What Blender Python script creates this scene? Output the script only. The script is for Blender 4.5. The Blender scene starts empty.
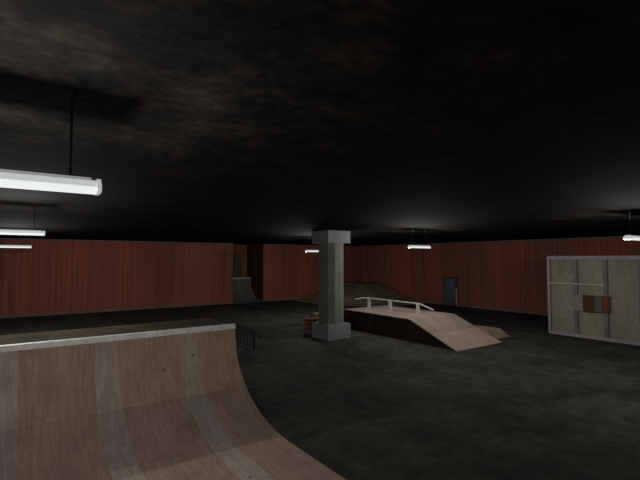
import bpy, bmesh, math, random
from mathutils import Vector, Matrix, noise

# ------------------------------------------------------------------ camera, world, exposure
SC = bpy.context.scene
COL = SC.collection
cd = bpy.data.cameras.new('camera')
cam = bpy.data.objects.new('camera', cd)
COL.objects.link(cam)
cd.sensor_width = 36
cd.lens = 430 / 640 * 36
cd.clip_start = 0.05
cam.location = (0, 0, 3.5)
cam.rotation_euler = (math.radians(90) + math.atan(19 / 430), 0, -math.radians(35.5))
SC.camera = cam
w = bpy.data.worlds.new('world')
SC.world = w
w.use_nodes = True
w.node_tree.nodes['Background'].inputs[0].default_value = (0.5, 0.55, 0.6, 1)
w.node_tree.nodes['Background'].inputs[1].default_value = 0.02
SC.view_settings.view_transform = 'Standard'
SC.view_settings.look = 'None'
SC.view_settings.gamma = 1
SC.view_settings.exposure = 0.0
LAMP_W = 6.0      # each fluorescent lamp, downwards
SIDE_W = 75.0     # and to each side
END_W = 35.0      # and from each end
TILT = 74         # degrees from straight down
CEIL = 4.75

# ------------------------------------------------------------------ materials
def mat(name, rough=0.9, spec=0.15, metal=0.0):
    m = bpy.data.materials.new(name)
    m.use_nodes = True
    nt = m.node_tree
    b = nt.nodes['Principled BSDF']
    b.inputs['Roughness'].default_value = rough
    b.inputs['Specular IOR Level'].default_value = spec
    b.inputs['Metallic'].default_value = metal
    return m, nt, b

def N(nt, kind, **kw):
    n = nt.nodes.new(kind)
    for k, v in kw.items():
        if k.startswith('i_'):
            key = k[2:].replace('_', ' ')
            n.inputs[key].default_value = v
        else:
            setattr(n, k, v)
    return n

def ramp(nt, src, stops):
    r = N(nt, 'ShaderNodeValToRGB')
    e = r.color_ramp.elements
    while len(e) < len(stops):
        e.new(0.5)
    for i, (p, c) in enumerate(stops):
        e[i].position = p
        e[i].color = (c[0], c[1], c[2], 1)
    nt.links.new(src, r.inputs[0])
    return r.outputs[0]

def coords(nt, scale, kind='pos', uv=False):
    if uv:
        t = N(nt, 'ShaderNodeUVMap')
        out = t.outputs[0]
    elif kind == 'pos':
        out = N(nt, 'ShaderNodeNewGeometry').outputs['Position']
    else:
        out = N(nt, 'ShaderNodeTexCoord').outputs['Object']
    mp = N(nt, 'ShaderNodeMapping')
    mp.inputs['Scale'].default_value = scale
    nt.links.new(out, mp.inputs[0])
    return mp.outputs[0]

def noise_(nt, vec, scale=1, detail=6, rough=0.6, dist=0):
    n = N(nt, 'ShaderNodeTexNoise', i_Scale=scale, i_Detail=detail, i_Roughness=rough, i_Distortion=dist)
    nt.links.new(vec, n.inputs['Vector'])
    return n.outputs[0]

def mix(nt, fac, a, b, mode='MIX'):
    m = N(nt, 'ShaderNodeMix', data_type='RGBA', blend_type=mode)
    def put(sock, v):
        if isinstance(v, (tuple, list)):
            sock.default_value = (v[0], v[1], v[2], 1)
        elif isinstance(v, (int, float)):
            sock.default_value = v
        else:
            nt.links.new(v, sock)
    put(m.inputs[0], fac)
    put(m.inputs[6], a)
    put(m.inputs[7], b)
    return m.outputs[2]

def bump(nt, b, h, strength=0.3, dist=0.02):
    n = N(nt, 'ShaderNodeBump', i_Strength=strength, i_Distance=dist)
    nt.links.new(h, n.inputs['Height'])
    nt.links.new(n.outputs[0], b.inputs['Normal'])

def mottled(name, c0, c1, scale=(1, 1, 1), rough=0.9, spec=0.15, fine=14, kind='pos', lo=0.3, hi=0.7, bmp=0.2, metal=0, c2=None, fc=(0.78, 1.12)):
    m, nt, b = mat(name, rough, spec, metal)
    v = coords(nt, scale, kind)
    n1 = noise_(nt, v, 1, 8, 0.65, 0.3)
    col = ramp(nt, n1, [(lo, c0), (hi, c1)] if c2 is None else [(lo, c0), ((lo + hi) / 2, c1), (hi, c2)])
    n2 = noise_(nt, v, fine, 4, 0.6)
    g = ramp(nt, n2, [(0.3, (fc[0],) * 3), (0.7, (fc[1],) * 3)])
    col = mix(nt, 1.0, col, g, 'MULTIPLY')
    nt.links.new(col, b.inputs['Base Color'])
    if bmp:
        bump(nt, b, n2, bmp, 0.02)
    return m

def plain(name, c, rough=0.6, spec=0.3, metal=0.0, var=0.15):
    a = tuple(x * (1 - var) for x in c)
    d = tuple(x * (1 + var) for x in c)
    return mottled(name, a, d, (2, 2, 2), rough, spec, 9, 'obj', 0.35, 0.65, 0.05, metal)

def red_wall_mat():
    m, nt, b = mat('red_boards', 0.85, 0.15)
    g = N(nt, 'ShaderNodeNewGeometry')
    s = N(nt, 'ShaderNodeSeparateXYZ')
    nt.links.new(g.outputs['Position'], s.inputs[0])
    ad = N(nt, 'ShaderNodeMath', operation='ADD')
    nt.links.new(s.outputs[0], ad.inputs[0])
    nt.links.new(s.outputs[1], ad.inputs[1])
    cb = N(nt, 'ShaderNodeCombineXYZ')
    nt.links.new(ad.outputs[0], cb.inputs[0])
    nt.links.new(s.outputs[2], cb.inputs[2])
    def mapped(sc):
        mp = N(nt, 'ShaderNodeMapping')
        mp.inputs['Scale'].default_value = sc
        nt.links.new(cb.outputs[0], mp.inputs[0])
        return mp.outputs[0]
    streak = noise_(nt, mapped((3.2, 1, 0.10)), 1, 6, 0.7)
    broad = noise_(nt, mapped((0.35, 1, 0.12)), 1, 3, 0.5)
    col = ramp(nt, streak, [(0.3, WALL[0]), (0.52, WALL[1]), (0.72, WALL[2])])
    gb = ramp(nt, broad, [(0.35, (0.8, 0.88, 0.95)), (0.65, (1.15, 1.0, 0.95))])
    col = mix(nt, 1.0, col, gb, 'MULTIPLY')
    # narrow grooves between the boards
    md = N(nt, 'ShaderNodeMath', operation='FRACT')
    dv = N(nt, 'ShaderNodeMath', operation='DIVIDE')
    nt.links.new(ad.outputs[0], dv.inputs[0])
    dv.inputs[1].default_value = 0.3
    nt.links.new(dv.outputs[0], md.inputs[0])
    lt = N(nt, 'ShaderNodeMath', operation='LESS_THAN')
    nt.links.new(md.outputs[0], lt.inputs[0])
    lt.inputs[1].default_value = 0.12
    col = mix(nt, lt.outputs[0], col, mix(nt, 1.0, col, (0.75, 0.75, 0.78), 'MULTIPLY'))
    nt.links.new(col, b.inputs['Base Color'])
    inv = N(nt, 'ShaderNodeMath', operation='SUBTRACT')
    inv.inputs[0].default_value = 1
    nt.links.new(lt.outputs[0], inv.inputs[1])
    bump(nt, b, inv.outputs[0], 0.5, 0.02)
    return m

def plywood_mat(name, base, alt, strip, bw=1.62, rh=1.42, sw=0.42, u0=1.33, warm=1.0):
    """sheets of plywood over the UV map (u across, v along the ride line), with paler narrow strips"""
    m, nt, b = mat(name, 0.75, 0.2)
    uv = N(nt, 'ShaderNodeUVMap')
    mp = N(nt, 'ShaderNodeMapping')
    mp.inputs['Location'].default_value = (-u0, 0, 0)
    nt.links.new(uv.outputs[0], mp.inputs[0])
    br = N(nt, 'ShaderNodeTexBrick', offset=0.0, i_Scale=1.0)
    br.inputs['Color1'].default_value = (*base, 1)
    br.inputs['Color2'].default_value = (*alt, 1)
    br.inputs['Mortar'].default_value = (base[0] * .55, base[1] * .5, base[2] * .5, 1)
    br.inputs['Mortar Size'].default_value = 0.004
    br.inputs['Brick Width'].default_value = bw
    br.inputs['Row Height'].default_value = rh
    nt.links.new(mp.outputs[0], br.inputs['Vector'])
    sp = N(nt, 'ShaderNodeSeparateXYZ')
    nt.links.new(mp.outputs[0], sp.inputs[0])
    dv = N(nt, 'ShaderNodeMath', operation='DIVIDE'); dv.inputs[1].default_value = bw
    fr = N(nt, 'ShaderNodeMath', operation='FRACT')
    lt = N(nt, 'ShaderNodeMath', operation='LESS_THAN'); lt.inputs[1].default_value = sw / bw
    nt.links.new(sp.outputs[0], dv.inputs[0]); nt.links.new(dv.outputs[0], fr.inputs[0]); nt.links.new(fr.outputs[0], lt.inputs[0])
    col = mix(nt, lt.outputs[0], br.outputs[0], strip)
    # alternate rows of sheets are a greyer ply
    rd = N(nt, 'ShaderNodeMath', operation='DIVIDE'); rd.inputs[1].default_value = 2 * rh
    rf = N(nt, 'ShaderNodeMath', operation='FRACT')
    rg = N(nt, 'ShaderNodeMath', operation='GREATER_THAN'); rg.inputs[1].default_value = 0.5
    nt.links.new(sp.outputs[1], rd.inputs[0]); nt.links.new(rd.outputs[0], rf.inputs[0]); nt.links.new(rf.outputs[0], rg.inputs[0])
    col = mix(nt, rg.outputs[0], mix(nt, 1.0, col, (1.06, 1.04, 0.98), 'MULTIPLY'), mix(nt, 1.0, col, (0.84, 0.86, 0.90), 'MULTIPLY'))
    # grain, running along v, wavy
    mg = N(nt, 'ShaderNodeMapping'); mg.inputs['Scale'].default_value = (9, 0.9, 1)
    nt.links.new(mp.outputs[0], mg.inputs[0])
    g = noise_(nt, mg.outputs[0], 1.0, 3, 0.5, 0.6)
    mu = N(nt, 'ShaderNodeMath', operation='MULTIPLY'); mu.inputs[1].default_value = 26
    nt.links.new(g, mu.inputs[0])
    sn = N(nt, 'ShaderNodeMath', operation='SINE'); nt.links.new(mu.outputs[0], sn.inputs[0])
    gr = ramp(nt, sn.outputs[0], [(0.0, (0.88, 0.86, 0.84)), (0.9, (1.05, 1.04, 1.03))])
    col = mix(nt, 1.0, col, gr, 'MULTIPLY')
    # broad blotches
    bl = noise_(nt, mp.outputs[0], 1.7, 4, 0.6)
    br2 = ramp(nt, bl, [(0.3, (0.84, 0.83, 0.83)), (0.7, (1.14, 1.14, 1.13))])
    col = mix(nt, 1.0, col, br2, 'MULTIPLY')
    # knots
    vo = N(nt, 'ShaderNodeTexVoronoi', i_Scale=1.5)
    nt.links.new(mp.outputs[0], vo.inputs['Vector'])
    kn = ramp(nt, vo.outputs['Distance'], [(0.03, (0.45, 0.38, 0.34)), (0.075, (1, 1, 1))])
    col = mix(nt, 1.0, col, kn, 'MULTIPLY')
    nt.links.new(col, b.inputs['Base Color'])
    return m

WALL = [(0.19, 0.085, 0.062), (0.33, 0.112, 0.078), (0.44, 0.13, 0.085)]
M = {}
M['wall'] = red_wall_mat()
M['darkwall'] = mottled('dark_maroon_boards', (0.07, 0.03, 0.022), (0.12, 0.05, 0.036), (1.5, 1.5, 0.2), 0.9, 0.1, 8, 'pos')  # darkened version of the red boards, with the jamb's shade in the colour
M['ceiling'] = mottled('sooty_ceiling', (0.002, 0.002, 0.002), (0.0075, 0.0065, 0.0056), (1.7, 1.7, 1), 0.95, 0.02, 6, 'pos', 0.33, 0.72, 0.3, c2=(0.019, 0.0145, 0.0115), fc=(0.45, 1.45))
M['floor'] = mottled('dark_concrete_floor', (0.026, 0.0255, 0.022), (0.070, 0.068, 0.058), (0.6, 0.6, 1), 0.9, 0.08, 5, 'pos', 0.33, 0.68, 0.1, fc=(0.65, 1.3))
M['trim'] = plain('dusty_trim', (0.22, 0.15, 0.12), 0.8)
M['toptrim'] = plain('grey_top_trim', (0.16, 0.14, 0.12), 0.8)
M['ply'] = plywood_mat('ramp_plywood', (0.37, 0.262, 0.20), (0.25, 0.20, 0.182), (0.35, 0.30, 0.275))
M['boxply'] = plywood_mat('funbox_plywood', (0.40, 0.318, 0.268), (0.33, 0.275, 0.243), (0.38, 0.32, 0.28), 1.22, 1.22, 0.02, 0.0)
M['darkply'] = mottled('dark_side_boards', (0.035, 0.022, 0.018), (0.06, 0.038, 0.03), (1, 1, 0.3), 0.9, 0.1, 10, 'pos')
M['deck'] = mottled('muddy_deck_boards', (0.03, 0.024, 0.016), (0.085, 0.066, 0.04), (1.2, 1.6, 1), 0.95, 0.05, 12, 'pos', 0.3, 0.7)
M['coping'] = mottled('scuffed_coping', (0.6, 0.59, 0.56), (0.8, 0.79, 0.76), (2, 2, 2), 0.5, 0.4, 6, 'pos')
M['greyramp'] = mottled('grey_ramp_sheet', (0.13, 0.125, 0.115), (0.22, 0.21, 0.195), (1, 1, 0.5), 0.8, 0.2, 8, 'pos')
M['concrete'] = mottled('column_concrete', (0.095, 0.10, 0.084), (0.17, 0.172, 0.145), (1.5, 1.5, 0.8), 0.9, 0.1, 9, 'pos')
M['block'] = mottled('bluish_block_concrete', (0.16, 0.165, 0.17), (0.21, 0.21, 0.215), (1.5, 1.5, 1.5), 0.9, 0.1, 12, 'pos')
M['dirt'] = mottled('packed_dirt', (0.20, 0.16, 0.12), (0.36, 0.29, 0.215), (0.9, 0.9, 0.9), 1.0, 0.02, 8, 'pos', 0.3, 0.7, 0.6)
M['sand'] = mottled('tan_dirt', (0.20, 0.155, 0.10), (0.42, 0.33, 0.22), (1.6, 1.6, 1.6), 1.0, 0.02, 8, 'pos', 0.3, 0.7, 0.6)
M['panel'] = mottled('dull_panel_board', (0.20, 0.188, 0.155), (0.32, 0.295, 0.25), (1.3, 1.3, 0.5), 0.85, 0.12, 10, 'pos')
M['frame'] = mottled('mauve_grey_steel', (0.26, 0.245, 0.255), (0.34, 0.32, 0.33), (2, 2, 1), 0.6, 0.3, 8, 'pos')
M['upright'] = mottled('dark_mauve_steel', (0.14, 0.125, 0.14), (0.19, 0.17, 0.185), (2, 2, 1), 0.6, 0.3, 8, 'pos')
M['red'] = plain('dark_red_paint', (0.085, 0.022, 0.017), 0.7)
M['brightred'] = plain('brick_red_paint', (0.14, 0.035, 0.024), 0.7)
M['greygreen'] = plain('grey_green_paint', (0.085, 0.095, 0.09), 0.7)
M['palegrey'] = plain('pale_patch_paint', (0.235, 0.215, 0.195), 0.7)
M['whitesteel'] = plain('white_painted_steel', (0.5, 0.48, 0.455), 0.45, 0.4)
M['black'] = plain('black_steel', (0.012, 0.012, 0.013), 0.5, 0.3)
M['wire'] = plain('hanger_wire', (0.02, 0.02, 0.02), 0.5, 0.3)
M['hook'] = plain('galvanised_hook', (0.6, 0.58, 0.55), 0.4, 0.4, 0.2)
M['doorpaint'] = plain('blue_grey_door_paint', (0.10, 0.135, 0.15), 0.6, 0.3)
M['doorlight'] = plain('blue_door_window', (0.14, 0.22, 0.28), 0.25, 0.5)
M['doorframe'] = plain('dark_door_frame', (0.05, 0.055, 0.055), 0.6, 0.3)
M['rust'] = plain('rusty_orange_drum', (0.22, 0.085, 0.055), 0.7, 0.2, 0, 0.35)
M['rustdark'] = plain('dark_rust', (0.10, 0.03, 0.02), 0.8, 0.2, 0, 0.3)
M['pinkboard'] = plain('pale_pinkish_board', (0.26, 0.17, 0.135), 0.8)
M['housing'] = plain('white_lamp_enamel', (0.75, 0.75, 0.73), 0.4, 0.4)
M['endcap'] = plain('lamp_end_cap', (0.6, 0.6, 0.58), 0.4, 0.4)
def glow(name, c, s):
    m, nt, b = mat(name, 0.4, 0.3)
    b.inputs['Base Color'].default_value = (0.6, 0.6, 0.6, 1)
    b.inputs['Emission Color'].default_value = (*c, 1)
    b.inputs['Emission Strength'].default_value = s
    return m
M['lens'] = glow('lamp_diffuser_side', (0.95, 1.0, 0.99), 0.52)  # housing side, given a glow of its own to look lit
M['lensr'] = glow('lamp_diffuser_ridge', (0.95, 1.0, 0.99), 0.24)  # top ridge of the lamp, its glow stands in for light on it
M['lensc'] = glow('lamp_end_diffuser', (0.95, 1.0, 0.99), 0.42)  # end caps catch no light, so a glow is put into them
M['lensb'] = glow('lamp_diffuser_bottom', (0.95, 1.0, 0.99), 0.85)

# ------------------------------------------------------------------ mesh helpers
def nb():
    return bmesh.new()

def box(bm, x0, x1, y0, y1, z0, z1):
    vs = [bm.verts.new((x, y, z)) for x in (x0, x1) for y in (y0, y1) for z in (z0, z1)]
    for f in ((0, 1, 3, 2), (4, 6, 7, 5), (0, 4, 5, 1), (2, 3, 7, 6), (0, 2, 6, 4), (1, 5, 7, 3)):
        bm.faces.new([vs[i] for i in f])
    return bm

def prism(bm, pts, a0, a1, axis='x'):
    """closed outline extruded along an axis; pts are (other, z)"""
    def P(a, p):
        return (a, p[0], p[1]) if axis == 'x' else (p[0], a, p[1])
    A = [bm.verts.new(P(a0, p)) for p in pts]
    B = [bm.verts.new(P(a1, p)) for p in pts]
    n = len(pts)
    for i in range(n):
        bm.faces.new((A[i], A[(i + 1) % n], B[(i + 1) % n], B[i]))
    bm.faces.new(A)
    bm.faces.new(list(reversed(B)))
    return bm

def tube(bm, pts, r, seg=10):
    pts = [Vector(p) for p in pts]
    rings = []
    for i, p in enumerate(pts):
        d = (pts[min(i + 1, len(pts) - 1)] - pts[max(i - 1, 0)]).normalized()
        up = Vector((0, 0, 1)) if abs(d.z) < 0.9 else Vector((1, 0, 0))
        a = d.cross(up).normalized()
        b = d.cross(a).normalized()
        rings.append([bm.verts.new(p + (a * math.cos(t) + b * math.sin(t)) * r) for t in [2 * math.pi * k / seg for k in range(seg)]])
    for i in range(len(rings) - 1):
        for k in range(seg):
            bm.faces.new((rings[i][k], rings[i][(k + 1) % seg], rings[i + 1][(k + 1) % seg], rings[i + 1][k]))
    bm.faces.new(rings[0])
    bm.faces.new(list(reversed(rings[-1])))
    return bm

def lathe(bm, prof, seg=24, cx=0, cy=0, rot=0):
    rings = [[bm.verts.new((cx + r * math.cos(rot + 2 * math.pi * k / seg), cy + r * math.sin(rot + 2 * math.pi * k / seg), z)) for k in range(seg)] for r, z in prof]
    for i in range(len(rings) - 1):
        for k in range(seg):
            bm.faces.new((rings[i][k], rings[i][(k + 1) % seg], rings[i + 1][(k + 1) % seg], rings[i + 1][k]))
    bm.faces.new(rings[0])
    bm.faces.new(list(reversed(rings[-1])))
    return bm

def obj(name, bm, m, parent=None, loc=None, bevel=0, smooth=False, label=None):
    if parent is not None and loc is None:
        off = -Vector(parent.get('_o', (0, 0, 0)))
        bmesh.ops.translate(bm, verts=bm.verts, vec=off)
    bmesh.ops.recalc_face_normals(bm, faces=bm.faces)
    me = bpy.data.meshes.new(name)
    bm.to_mesh(me)
    bm.free()
    if smooth:
        for p in me.polygons:
            p.use_smooth = True
    me.materials.append(M[m] if isinstance(m, str) else m)
    o = bpy.data.objects.new(name, me)
    COL.objects.link(o)
    if parent is not None:
        o.parent = parent
    if loc is not None:
        o.location = loc
    if bevel:
        b = o.modifiers.new('bevel', 'BEVEL')
        b.width = bevel
        b.segments = 2
        b.limit_method = 'ANGLE'
    if label:
        o['label'] = label
    if parent is not None:
        o['_o'] = tuple(parent.get('_o', (0, 0, 0)))
    return o

def thing(name, label, cat, loc=(0, 0, 0), group=None, world=True):
    o = bpy.data.objects.new(name, None)
    COL.objects.link(o)
    o.location = loc
    o.empty_display_size = 0.2
    o['label'] = label
    o['category'] = cat
    if group:
        o['group'] = group
    o['_o'] = tuple(loc) if world else (0, 0, 0)
    return o

def struct(name, bm, m, **kw):
    o = obj(name, bm, m, **kw)
    o['kind'] = 'structure'
    return o

def put_uv(o, fn):
    """fn(co, normal) -> (u, v)"""
    me = o.data
    uv = me.uv_layers.new(name='UVMap')
    for p in me.polygons:
        for li in p.loop_indices:
            co = me.vertices[me.loops[li].vertex_index].co
            uv.data[li].uv = fn(co, p.normal)

# ------------------------------------------------------------------ the hall
X0, X1, Y0, Y1 = -20.0, 27.0, -12.0, 31.7
AX0, AX1, AY = 14.16, 16.84, 34.7
T = 0.25
struct('floor', box(nb(), X0 - T, X1 + T, Y0 - T, AY + T, -0.2, 0), 'floor')
struct('ceiling', box(nb(), X0 - T, X1 + T, Y0 - T, AY + T, CEIL, CEIL + 0.2), 'ceiling')
struct('wall_left', box(nb(), X0, AX0, Y1, Y1 + T, 0, CEIL), 'wall')
struct('wall_back', box(nb(), AX1, X1, Y1, Y1 + T, 0, CEIL), 'wall')
struct('wall_right', box(nb(), X1, X1 + T, Y0, Y1 + T, 0, CEIL), 'wall')
struct('wall_near', box(nb(), X0, X1, Y0 - T, Y0, 0, CEIL), 'wall')
struct('wall_far_left', box(nb(), X0 - T, X0, Y0, Y1 + T, 0, CEIL), 'wall')
struct('wall_alcove_left', box(nb(), AX0 - T, AX0, Y1 + T, AY, 0, CEIL), 'wall')
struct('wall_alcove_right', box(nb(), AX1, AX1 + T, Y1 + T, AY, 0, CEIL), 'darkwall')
struct('trim_5', box(nb(), AX1 - 0.012, AX1, Y1 + 0.02, AY, 0, CEIL), 'darkwall')  # thin sheet over the jamb, coloured dark to stand for its shade
struct('wall_alcove_back', box(nb(), AX0 - T, AX1 + T, AY, AY + T, 0, CEIL), 'wall')
struct('baseboard_left', box(nb(), X0, AX0, Y1 - 0.03, Y1, 0, 0.13), 'trim')
struct('baseboard_back', box(nb(), AX1, X1, Y1 - 0.03, Y1, 0, 0.13), 'trim')
struct('baseboard_right_far', box(nb(), X1 - 0.03, X1, 21.46, Y1 - 0.03, 0, 0.13), 'trim')
struct('baseboard_right_near', box(nb(), X1 - 0.03, X1, Y0, 20.14, 0, 0.13), 'trim')
struct('trim_1', box(nb(), X0, AX0, Y1 - 0.025, Y1, CEIL - 0.1, CEIL), 'toptrim')
struct('trim_2', box(nb(), AX1, X1, Y1 - 0.025, Y1, CEIL - 0.1, CEIL), 'toptrim')
struct('trim_3', box(nb(), X1 - 0.025, X1, Y0, Y1 - 0.025, CEIL - 0.1, CEIL), 'toptrim')
struct('trim_4', box(nb(), AX0, AX1, AY - 0.025, AY, CEIL - 0.1, CEIL), 'toptrim')

# door in the right wall
d = struct('door_1', box(nb(), X1 - 0.05, X1, 20.3, 21.3, 0.02, 2.04), 'doorpaint')
def dpart(name, bm, m, parent):
    o = obj(name, bm, m)
    o.parent = parent
    return o
bm = nb()
box(bm, X1 - 0.09, X1, 20.2, 20.3, 0, 2.12); box(bm, X1 - 0.09, X1, 21.3, 21.4, 0, 2.12); box(bm, X1 - 0.09, X1, 20.3, 21.3, 2.04, 2.12)
dpart('door_frame', bm, 'doorframe', d)
dpart('door_window', box(nb(), X1 - 0.062, X1 - 0.048, 20.5, 20.95, 1.35, 1.9), 'doorlight', d)
dpart('kick_plate', box(nb(), X1 - 0.06, X1 - 0.048, 20.38, 21.22, 0.1, 0.32), 'greygreen', d)
dpart('corner_guard', box(nb(), X1 - 0.11, X1 - 0.09, 20.19, 20.3, 0.0, 1.36), 'whitesteel', d)  # pale upright strip on the door frame
dpart('corner_guard', box(nb(), X1 - 0.11, X1 - 0.09, 21.33, 21.4, 0.75, 1.36), 'panel', d)  # shorter strip on the other side
bm = nb(); tube(bm, [(X1 - 0.06, 20.42, 1.02), (X1 - 0.12, 20.42, 1.02), (X1 - 0.12, 20.55, 1.02)], 0.012)
dpart('door_handle', bm, 'hook', d)

# door at the back of the alcove, on its landing
LZ = 1.15
struct('alcove_landing', box(nb(), AX0, AX1, 34.15, AY, 0, LZ), 'greyramp')
d = struct('door_2', box(nb(), 15.6, 16.2, AY - 0.05, AY, LZ, 3.6), 'greygreen')
bm = nb()
box(bm, 15.52, 15.6, AY - 0.08, AY, LZ, 3.68); box(bm, 16.2, 16.28, AY - 0.08, AY, LZ, 3.68); box(bm, 15.6, 16.2, AY - 0.08, AY, 3.6, 3.68)
dpart('door_frame', bm, 'doorframe', d)
bm = nb(); tube(bm, [(15.68, AY - 0.05, LZ + 1), (15.68, AY - 0.1, LZ + 1), (15.78, AY - 0.1, LZ + 1)], 0.012)
dpart('door_handle', bm, 'hook', d)

# ------------------------------------------------------------------ half pipe (foreground)
HX0, HX1 = -6.0, 4.27
HZ, FZ = 1.93, 0.10
YT, YB = 9.40, 6.75          # far coping line, start of the far transition
NYT, NYB = 0.15, 2.8         # near coping line / transition (under the viewer)
def curve_pts(y0, y1, z0, z1, n=18):
    """superelliptic ride profile from flat (y0,z0) to steep top (y1,z1)"""
    out = []
    for i in range(n + 1):
        t = i / n * math.pi / 2
        out.append((y0 + (y1 - y0) * math.sin(t) ** 0.93, z1 - (z1 - z0) * max(math.cos(t), 0) ** 0.88))
    return out
far = curve_pts(YB, YT, FZ, HZ)
near = curve_pts(NYB, NYT, FZ, HZ)
ride = list(reversed(near)) + far
hp = thing('half_pipe', 'big foreground plywood half pipe with curved plank face and pale metal coping', 'half pipe', (0, 4.8, 0))
th = 0.03
bm = nb()
arc = [0]
for a, b_ in zip(ride, ride[1:]):
    arc.append(arc[-1] + math.dist(a, b_))
low = []
for i, p in enumerate(ride):
    q0, q1 = ride[max(i - 1, 0)], ride[min(i + 1, len(ride) - 1)]
    t = Vector((q1[0] - q0[0], q1[1] - q0[1])).normalized()
    low.append((p[0] + t.y * th, p[1] - t.x * th))
prism(bm, ride + list(reversed(low)), HX0, HX1)
rs = obj('riding_surface', bm, 'ply', hp)
def arc_at(y, z):
    best = min(range(len(ride)), key=lambda i: (ride[i][0] - y) ** 2 + (ride[i][1] - z) ** 2)
    return arc[best]
AEND = arc[-1]
put_uv(rs, lambda co, n: (co.x, AEND - arc_at(co.y + 4.8, co.z)))
def side_outline(pts, yback):
    return [(p[0], p[1]) for p in pts] + [(yback, pts[-1][1]), (yback, 0.0), (pts[0][0], 0.0)]
lowfar = low[len(near):]
lownear = list(reversed(low[:len(near)]))
BACK = 10.95
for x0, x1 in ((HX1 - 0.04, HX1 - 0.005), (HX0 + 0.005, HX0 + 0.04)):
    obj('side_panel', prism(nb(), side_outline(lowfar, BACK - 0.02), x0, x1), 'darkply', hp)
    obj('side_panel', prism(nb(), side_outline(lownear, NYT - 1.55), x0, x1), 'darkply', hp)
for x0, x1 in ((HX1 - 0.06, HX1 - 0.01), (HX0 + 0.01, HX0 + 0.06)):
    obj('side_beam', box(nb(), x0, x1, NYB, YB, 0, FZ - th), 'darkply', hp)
obj('deck', box(nb(), HX0, HX1, YT + 0.11, BACK, HZ - 0.03, HZ + 0.02), 'deck', hp, label='muddy brown standing deck')
obj('deck', box(nb(), HX0, HX1, NYT - 1.55, NYT - 0.11, HZ - 0.03, HZ + 0.02), 'deck', hp)
obj('back_panel', box(nb(), HX0 + 0.05, HX1 - 0.05, BACK - 0.05, BACK - 0.02, 0, HZ - 0.03), 'darkply', hp)
obj('back_panel', box(nb(), HX0 + 0.05, HX1 - 0.05, NYT - 1.53, NYT - 1.5, 0, HZ - 0.03), 'darkply', hp)
for y in (YT, NYT):
    s = 1 if y == YT else -1
    bm = nb()
    tube(bm, [(HX0, y + s * 0.035, HZ + 0.02), (HX1, y + s * 0.035, HZ + 0.02)], 0.035, 12)
    box(bm, HX0, HX1, *sorted((y - s * 0.018, y + s * 0.11)), HZ - 0.055, HZ + 0.05)
    obj('coping', bm, 'coping', hp, label='pale scuffed coping')

# ------------------------------------------------------------------ funbox with ramps and rail
fb = thing('funbox', 'low plywood funbox with sloping ends and dark sides, white rail on its deck', 'skate ramp', (15.3, 15.0, 0))
BX0, BX1, BH = 13.8, 16.8, 0.95
prof = [(10.4, 0.0), (12.8, BH), (17.25, BH), (19.65, 0.0)]
parc = {10.4: 0, 12.8: 2.58, 17.25: 7.03, 19.65: 9.6}
thk = 0.035
for k, nm in enumerate(('ramp_surface', 'deck', 'ramp_surface')):
    a, b_ = prof[k], prof[k + 1]
    t = Vector((b_[0] - a[0], b_[1] - a[1])).normalized()
    pts = [a, b_, (b_[0], b_[1] - thk), (a[0] + (thk * 1.5 if a[1] == 0 else 0), max(a[1] - thk, 0))]
    if b_[1] == 0:
        pts = [a, b_, (b_[0] - thk * 1.5, 0), (a[0], a[1] - thk)]
    o = obj(nm, prism(nb(), pts, BX0 - 0.01, BX1 + 0.01), 'boxply', fb)
    put_uv(o, lambda co, n: (co.x + 1.5, co.y + 15 - 10.4))
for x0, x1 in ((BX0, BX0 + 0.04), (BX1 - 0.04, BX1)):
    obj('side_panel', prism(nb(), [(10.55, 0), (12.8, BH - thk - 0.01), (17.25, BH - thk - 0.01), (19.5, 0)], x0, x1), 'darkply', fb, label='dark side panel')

rl = thing('grind_rail', 'white steel grind rail with bent ends on the funbox deck', 'rail', (15.3, 15.4, BH))
bm = nb()
path = [(15.3, 18.1, 1.30), (15.3, 17.75, 1.37), (15.3, 17.4, 1.43), (15.3, 17.2, 1.44), (15.3, 15.5, 1.44), (15.3, 13.75, 1.44), (15.3, 13.5, 1.42), (15.3, 13.1, 1.32), (15.3, 12.75, 1.22)]
tube(bm, path, 0.035, 10)
obj('rail_bar', bm, 'whitesteel', rl)
for y in (17.0, 15.45, 13.65):
    bm = nb(); box(bm, 15.26, 15.34, y - 0.085, y + 0.085, BH, 1.415)
    p = obj('post', bm, 'whitesteel', rl, bevel=0.01)
    q = obj('foot_plate', box(nb(), 15.22, 15.38, y - 0.12, y + 0.12, BH, BH + 0.012), 'whitesteel', p)

# tan dirt heap beyond the funbox toe
def heap(name, fn, x0, x1, y0, y1, nx, ny, m, label, cat):
    bm = nb()
    g = [[bm.verts.new((x0 + (x1 - x0) * i / nx, y0 + (y1 - y0) * j / ny, fn(x0 + (x1 - x0) * i / nx, y0 + (y1 - y0) * j / ny))) for j in range(ny + 1)] for i in range(nx + 1)]
    for i in range(nx):
        for j in range(ny):
            q = (g[i][j], g[i + 1][j], g[i + 1][j + 1], g[i][j + 1])
            if max(v.co.z for v in q) > 0.012:
                bm.faces.new(q)
    # down to the floor all round, so that it is a solid
    for v in [v for v in bm.verts if not v.link_faces]:
        bm.verts.remove(v)
    rim = [ed for ed in bm.edges if ed.is_boundary]
    new = bmesh.ops.extrude_edge_only(bm, edges=rim)['geom']
    for v in new:
        if isinstance(v, bmesh.types.BMVert):
            v.co.z = 0
    o = obj(name, bm, m, smooth=True)
    o['label'] = label; o['category'] = cat
    return o
def sm(t):
    t = max(0, min(1, t)); return t * t * (3 - 2 * t)
def nz(x, y, s, k=0):
    return noise.noise(Vector((x * s, y * s, k)))
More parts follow.
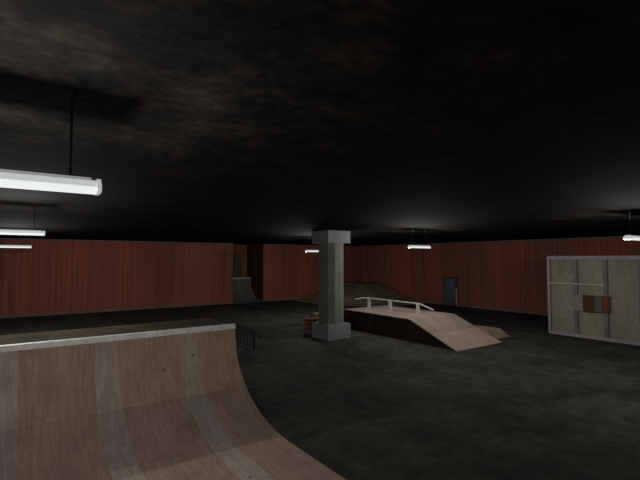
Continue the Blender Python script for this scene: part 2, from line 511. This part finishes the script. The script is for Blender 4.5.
def h_sand(x, y):
    dx = max(0, abs(x - 17.5) - 0.75) / 0.42
    dy = max(0, abs(y - 12.25) - 0.85) / 0.45
    d = math.hypot(dx, dy)
    return 0.004 + 0.30 * sm(1 - d) * (1 + 0.35 * nz(x, y, 1.6)) 
heap('dirt_heap', h_sand, 16.83, 19.0, 10.3, 13.7, 26, 36, 'sand', 'low tan dirt heap beside the near toe of the plywood funbox', 'dirt heap')
def h_mound(x, y):
    dx = max(0, 24.9 - x); dy = max(0, 28.4 - y)
    d = math.hypot(dx, dy)
    a = max(0.0, 1 - d / 4.3)
    a = 0.75 * a + 0.25 * sm(a)
    sk = 0.12 * sm(1 - d / 6.4)
    return 0.004 + 1.36 * a + sk * (1 - a) + 0.07 * nz(x, y, 0.7, 3) * min(1, a * 3)
heap('dirt_mound', h_mound, 18.4, 26.96, 21.9, 31.66, 60, 64, 'dirt', 'large brown dirt mound piled in the far corner of the hall', 'dirt mound')

# ------------------------------------------------------------------ column
cx, cy = 11.64, 15.47
col = thing('concrete_column', 'round grey concrete column with square cap and base block', 'column', (cx, cy, 0))
hw = 0.62
obj('base_block', box(nb(), cx - hw, cx + hw, cy - hw, cy + hw, 0, 0.66), 'block', col, bevel=0.015)
obj('shaft', lathe(nb(), [(0.575, 0.66), (0.575, 4.2)], 12, cx, cy, math.radians(10)), 'concrete', col)
obj('cap_block', box(nb(), cx - hw, cx + hw, cy - hw, cy + hw, 4.2, CEIL), 'block', col, bevel=0.015)

# ------------------------------------------------------------------ drum and board behind the column
dr = thing('rusty_drum', 'rusty orange ribbed drum on the floor beside the column base', 'drum', (11.47, 16.85, 0))
prof = [(0.28, 0.0), (0.29, 0.02), (0.28, 0.04)]
for z in (0.23, 0.46):
    prof += [(0.275, z - 0.1), (0.255, z - 0.045), (0.25, z), (0.255, z + 0.045)]
prof += [(0.27, 0.64), (0.285, 0.66), (0.285, 0.69), (0.26, 0.69), (0.255, 0.675), (0.01, 0.675)]
obj('drum_body', lathe(nb(), prof[:-3], 28, 11.47, 16.85), 'rust', dr, smooth=False)
for z in (0.02, 0.22, 0.44, 0.60):
    obj('hoop', lathe(nb(), [(0.285, z), (0.305, z + 0.015), (0.305, z + 0.035), (0.285, z + 0.05)], 28, 11.47, 16.85), 'rustdark', dr, label='dark rusty hoop')
lid = obj('drum_lid', lathe(nb(), [(0.275, 0.688), (0.275, 0.705), (0.25, 0.705), (0.245, 0.695), (0.02, 0.695)], 28, 11.47, 16.85), 'rustdark', dr, label='dark rusty lid')
obj('bung', lathe(nb(), [(0.035, 0.69), (0.035, 0.72)], 12, 11.36, 16.75), 'rustdark', lid)
bd = thing('stacked_crate', 'pale pinkish wooden crate with dark red edge behind the column', 'crate', (12.35, 17.2, 0))
bm = nb()
for k in range(4):
    box(bm, 12.02, 12.07, 16.87, 17.53, 0.04 + k * 0.21, 0.22 + k * 0.21)
    box(bm, 12.63, 12.68, 16.87, 17.53, 0.04 + k * 0.21, 0.22 + k * 0.21)
    box(bm, 12.02, 12.68, 16.84, 16.87, 0.04 + k * 0.21, 0.22 + k * 0.21)
    box(bm, 12.02, 12.68, 17.53, 17.56, 0.04 + k * 0.21, 0.22 + k * 0.21)
obj('crate_slats', bm, 'pinkboard', bd)
for x in (12.0, 12.62):
    for y in (16.82, 17.5):
        obj('corner_post', box(nb(), x, x + 0.08, y, y + 0.08, 0, 0.88), 'rustdark', bd, label='dark red post')

# ------------------------------------------------------------------ black guard rail behind the half pipe
gr = thing('guard_rail', 'low black steel rail with upright bars behind the half pipe corner', 'rail', (7.65, 16.9, 0))
bm = nb()
tube(bm, [(7.65, 14.62, 0.58), (7.65, 14.8, 0.66), (7.65, 15.0, 0.7), (7.65, 19.0, 0.7), (7.65, 19.2, 0.66), (7.65, 19.38, 0.58)], 0.045, 10)
obj('top_bar', bm, 'black', gr)
bm = nb(); tube(bm, [(7.65, 15.15, 0.12), (7.65, 18.95, 0.12)], 0.025, 8)
obj('bottom_bar', bm, 'black', gr)
for k in range(14):
    y = 15.12 + k * 0.2923
    end = k in (0, 13)
    bm = nb(); tube(bm, [(7.65, y, 0.0 if end else 0.12), (7.65, y, 0.69)], 0.05 if end else 0.02, 8)
    obj('end_post' if end else 'upright_bar', bm, 'black', gr)

# ------------------------------------------------------------------ panelled storage unit on the right
pu = thing('storage_unit', 'tall grey panelled storage unit with mauve steel frame and red patches', 'storage unit', (20.8, 7.4, 0))
PX, PH = 20.7, 3.64
ys = [10.42, 9.18, 7.97, 6.70, 5.45, 4.20]
PD = 2.3
bm = nb()
for y in ys[1:-1]:
    pbm = nb(); box(pbm, PX + 0.005, PX + 0.10, y - 0.075, y + 0.075, 0.14, PH - 0.16)
    obj('upright', pbm, 'upright', pu)
for y0, y1 in ((ys[0] - 0.12, ys[0]), (ys[-1], ys[-1] + 0.12)):
    for x in (PX, PX + PD - 0.1):
        pbm = nb(); box(pbm, x, x + 0.10, y0, y1, 0, PH)
        obj('corner_post', pbm, 'frame', pu)
bm.free()
obj('top_beam', box(nb(), PX - 0.01, PX + 0.1, ys[-1] + 0.12, ys[0] - 0.12, PH - 0.16, PH), 'frame', pu)
obj('bottom_beam', box(nb(), PX - 0.01, PX + 0.1, ys[-1] + 0.12, ys[0] - 0.12, 0, 0.14), 'frame', pu)
obj('roof', box(nb(), PX + 0.1, PX + PD, ys[-1] + 0.0, ys[0] - 0.0, PH - 0.05, PH), 'frame', pu)
obj('back_wall', box(nb(), PX + PD - 0.05, PX + PD - 0.02, ys[-1] + 0.12, ys[0] - 0.12, 0, PH - 0.05), 'panel', pu)
for y in (ys[0] - 0.07, ys[-1] + 0.04):
    obj('end_wall', box(nb(), PX + 0.1, PX + PD - 0.1, y, y + 0.03, 0, PH - 0.05), 'panel', pu)
for a, b_ in zip(ys, ys[1:]):
    hi = a - (0.12 if a == ys[0] else 0.06); lo = b_ + (0.12 if b_ == ys[-1] else 0.06)
    obj('panel', box(nb(), PX + 0.075, PX + 0.095, lo, hi, 0.14, PH - 0.16), 'panel', pu)
obj('cross_rail', box(nb(), PX - 0.015, PX + 0.01, 8.0, 10.35, 2.355, 2.40), 'whitesteel', pu, label='thin pale horizontal rail')
for nm, y0, y1, z0, z1, m, lb in (('painted_patch', 8.87, 9.22, 1.2, 1.89, 'palegrey', 'pale grey square patch'),
                              ('painted_patch', 8.40, 8.86, 1.17, 1.90, 'red', 'dark red square patch'),
                              ('painted_patch', 8.10, 8.39, 1.19, 1.89, 'greygreen', 'grey green narrow patch'),
                              ('painted_patch', 7.82, 8.09, 1.19, 1.91, 'brightred', 'brick red narrow patch')):
    obj(nm, box(nb(), PX - 0.025, PX + 0.075, y0, y1, z0, z1), m, pu, label=lb)

# ------------------------------------------------------------------ quarter pipe in the alcove
qp = thing('quarter_pipe', 'small grey quarter pipe filling the alcove in the left wall', 'quarter pipe', (15.2, 32.2, 0))
QH = 1.84
qc = [(31.3, 0.0)] + [(31.75 + 2.2 * math.sin(t), QH - (QH - 0.03) * math.cos(t)) for t in [math.pi / 2 * k / 14 for k in range(15)]]
bm = nb()
prism(bm, qc + [(34.03, QH), (34.03, 0.0)], AX0 + 0.02, AX1 - 0.02)
obj('riding_surface', bm, 'greyramp', qp)
bm = nb(); tube(bm, [(AX0 + 0.02, 33.98, QH + 0.02), (AX1 - 0.02, 33.98, QH + 0.02)], 0.065, 12)
obj('coping', bm, 'coping', qp)

# ------------------------------------------------------------------ hanging fluorescent lamps
HL = 0.61
def lamp_meshes(drop):
    """drop: ceiling to the middle of the body; origin at the ceiling"""
    z = -drop
    d_ = {}
    L = HL - 0.03
    b = nb(); prism(b, [(-0.045, z + 0.052), (0.045, z + 0.052), (0.055, z + 0.036), (-0.055, z + 0.036)], -L, L - 0.04); d_['diffuser_ridge'] = (b, 'lensr')  # ridge on top of the spine, glow added so it looks lit
    b = nb(); box(b, -L, L, -0.05, 0.05, z + 0.026, z + 0.036); d_['spine'] = (b, 'housing')
    b = nb(); prism(b, [(-0.07, z + 0.026), (0.07, z + 0.026), (0.10, z - 0.022), (-0.10, z - 0.022)], -L, L); d_['diffuser'] = (b, 'lens')  # sloping housing sides, with the added glow
    b = nb(); prism(b, [(-0.098, z - 0.026), (0.098, z - 0.026), (0.098, z - 0.058), (0.07, z - 0.066), (-0.07, z - 0.066), (-0.098, z - 0.058)], -L, L); d_['lower_diffuser'] = (b, 'lensb')
    b = nb(); box(b, -L, L, -0.094, 0.094, z - 0.026, z - 0.022); d_['joint_strip'] = (b, 'housing')
    return d_
def make_lamp(loc, drop, hook, label, group, name='hanging_fluorescent_lamp'):
    t = thing(name, label, 'ceiling lamp', loc, group, world=False)
    for nm, (b, m) in lamp_meshes(drop).items():
        obj(nm, b, m, t)
    z = -drop
    for s in (-1, 1):
        b = nb(); prism(b, [(-0.05, z + 0.045), (0.05, z + 0.045), (0.105, z - 0.01), (0.105, z - 0.055), (0.075, z - 0.07), (-0.075, z - 0.07), (-0.105, z - 0.055), (-0.105, z - 0.01)], *sorted((s * (HL - 0.03), s * HL)))
        obj('end_cap', b, 'lensc', t)
        b = nb(); tube(b, [(s * 0.4, 0, z + 0.052), (s * 0.4, 0, -hook)], 0.009, 6)
        hw_ = obj('hanger_wire', b, 'wire', t)
        b = nb(); tube(b, [(s * 0.4, 0, -hook), (s * 0.4, 0, 0)], 0.012, 8)
        obj('ceiling_hook', b, 'hook' if hook > 0.03 else 'wire', hw_)
    tl = math.radians(TILT)
    long = 2 * HL - 0.1
    for (lx, ly, lz, rot, en, sx, sy) in ((0, 0, z - 0.072, (0, 0, 0), LAMP_W, long, 0.12),
                                          (0, -0.104, z - 0.044, (-tl, 0, 0), SIDE_W, long, 0.024),
                                          (0, 0.104, z - 0.044, (tl, 0, 0), SIDE_W, long, 0.024),
                                          (HL + 0.006, 0, z - 0.035, (0, -tl, 0), END_W, 0.024, 0.17),
                                          (-HL - 0.006, 0, z - 0.035, (0, tl, 0), END_W, 0.024, 0.17)):
        ld = bpy.data.lights.new('fluorescent_tube_light', 'AREA')
        ld.shape = 'RECTANGLE'; ld.size = sx; ld.size_y = sy
        ld.energy = en
        ld.color = (1.0, 0.97, 0.92)
        lo = bpy.data.objects.new('tube_light', ld)
        COL.objects.link(lo); lo.parent = t; lo.location = (lx, ly, lz); lo.rotation_euler = rot
    return t
G = 'hanging fluorescent lamps'
make_lamp((-0.05, 3.87, CEIL), 0.655, 0.02, 'big nearest hanging fluorescent lamp at the left edge, above the half pipe', G)
make_lamp((-0.02, 11.85, CEIL), 0.64, 0.02, 'middle-sized hanging fluorescent lamp at left edge, just above the wall top', G)
make_lamp((0.02, 22.0, CEIL), 0.72, 0.02, 'small far fluorescent lamp at left edge seen against the red wall, lowest of three', G)
make_lamp((14.08, 12.45, CEIL), 0.72, 0.08, 'far hanging fluorescent lamp right of the column above the funbox', G)
make_lamp((14.2, 20.4, CEIL), 0.78, 0.08, 'tiny far fluorescent lamp partly hidden behind the column', G)
make_lamp((13.6, 4.45, CEIL), 0.68, 0.22, 'hanging fluorescent lamp at the right edge above the storage unit', G)

for o in bpy.data.objects:
    if '_o' in o:
        del o['_o']
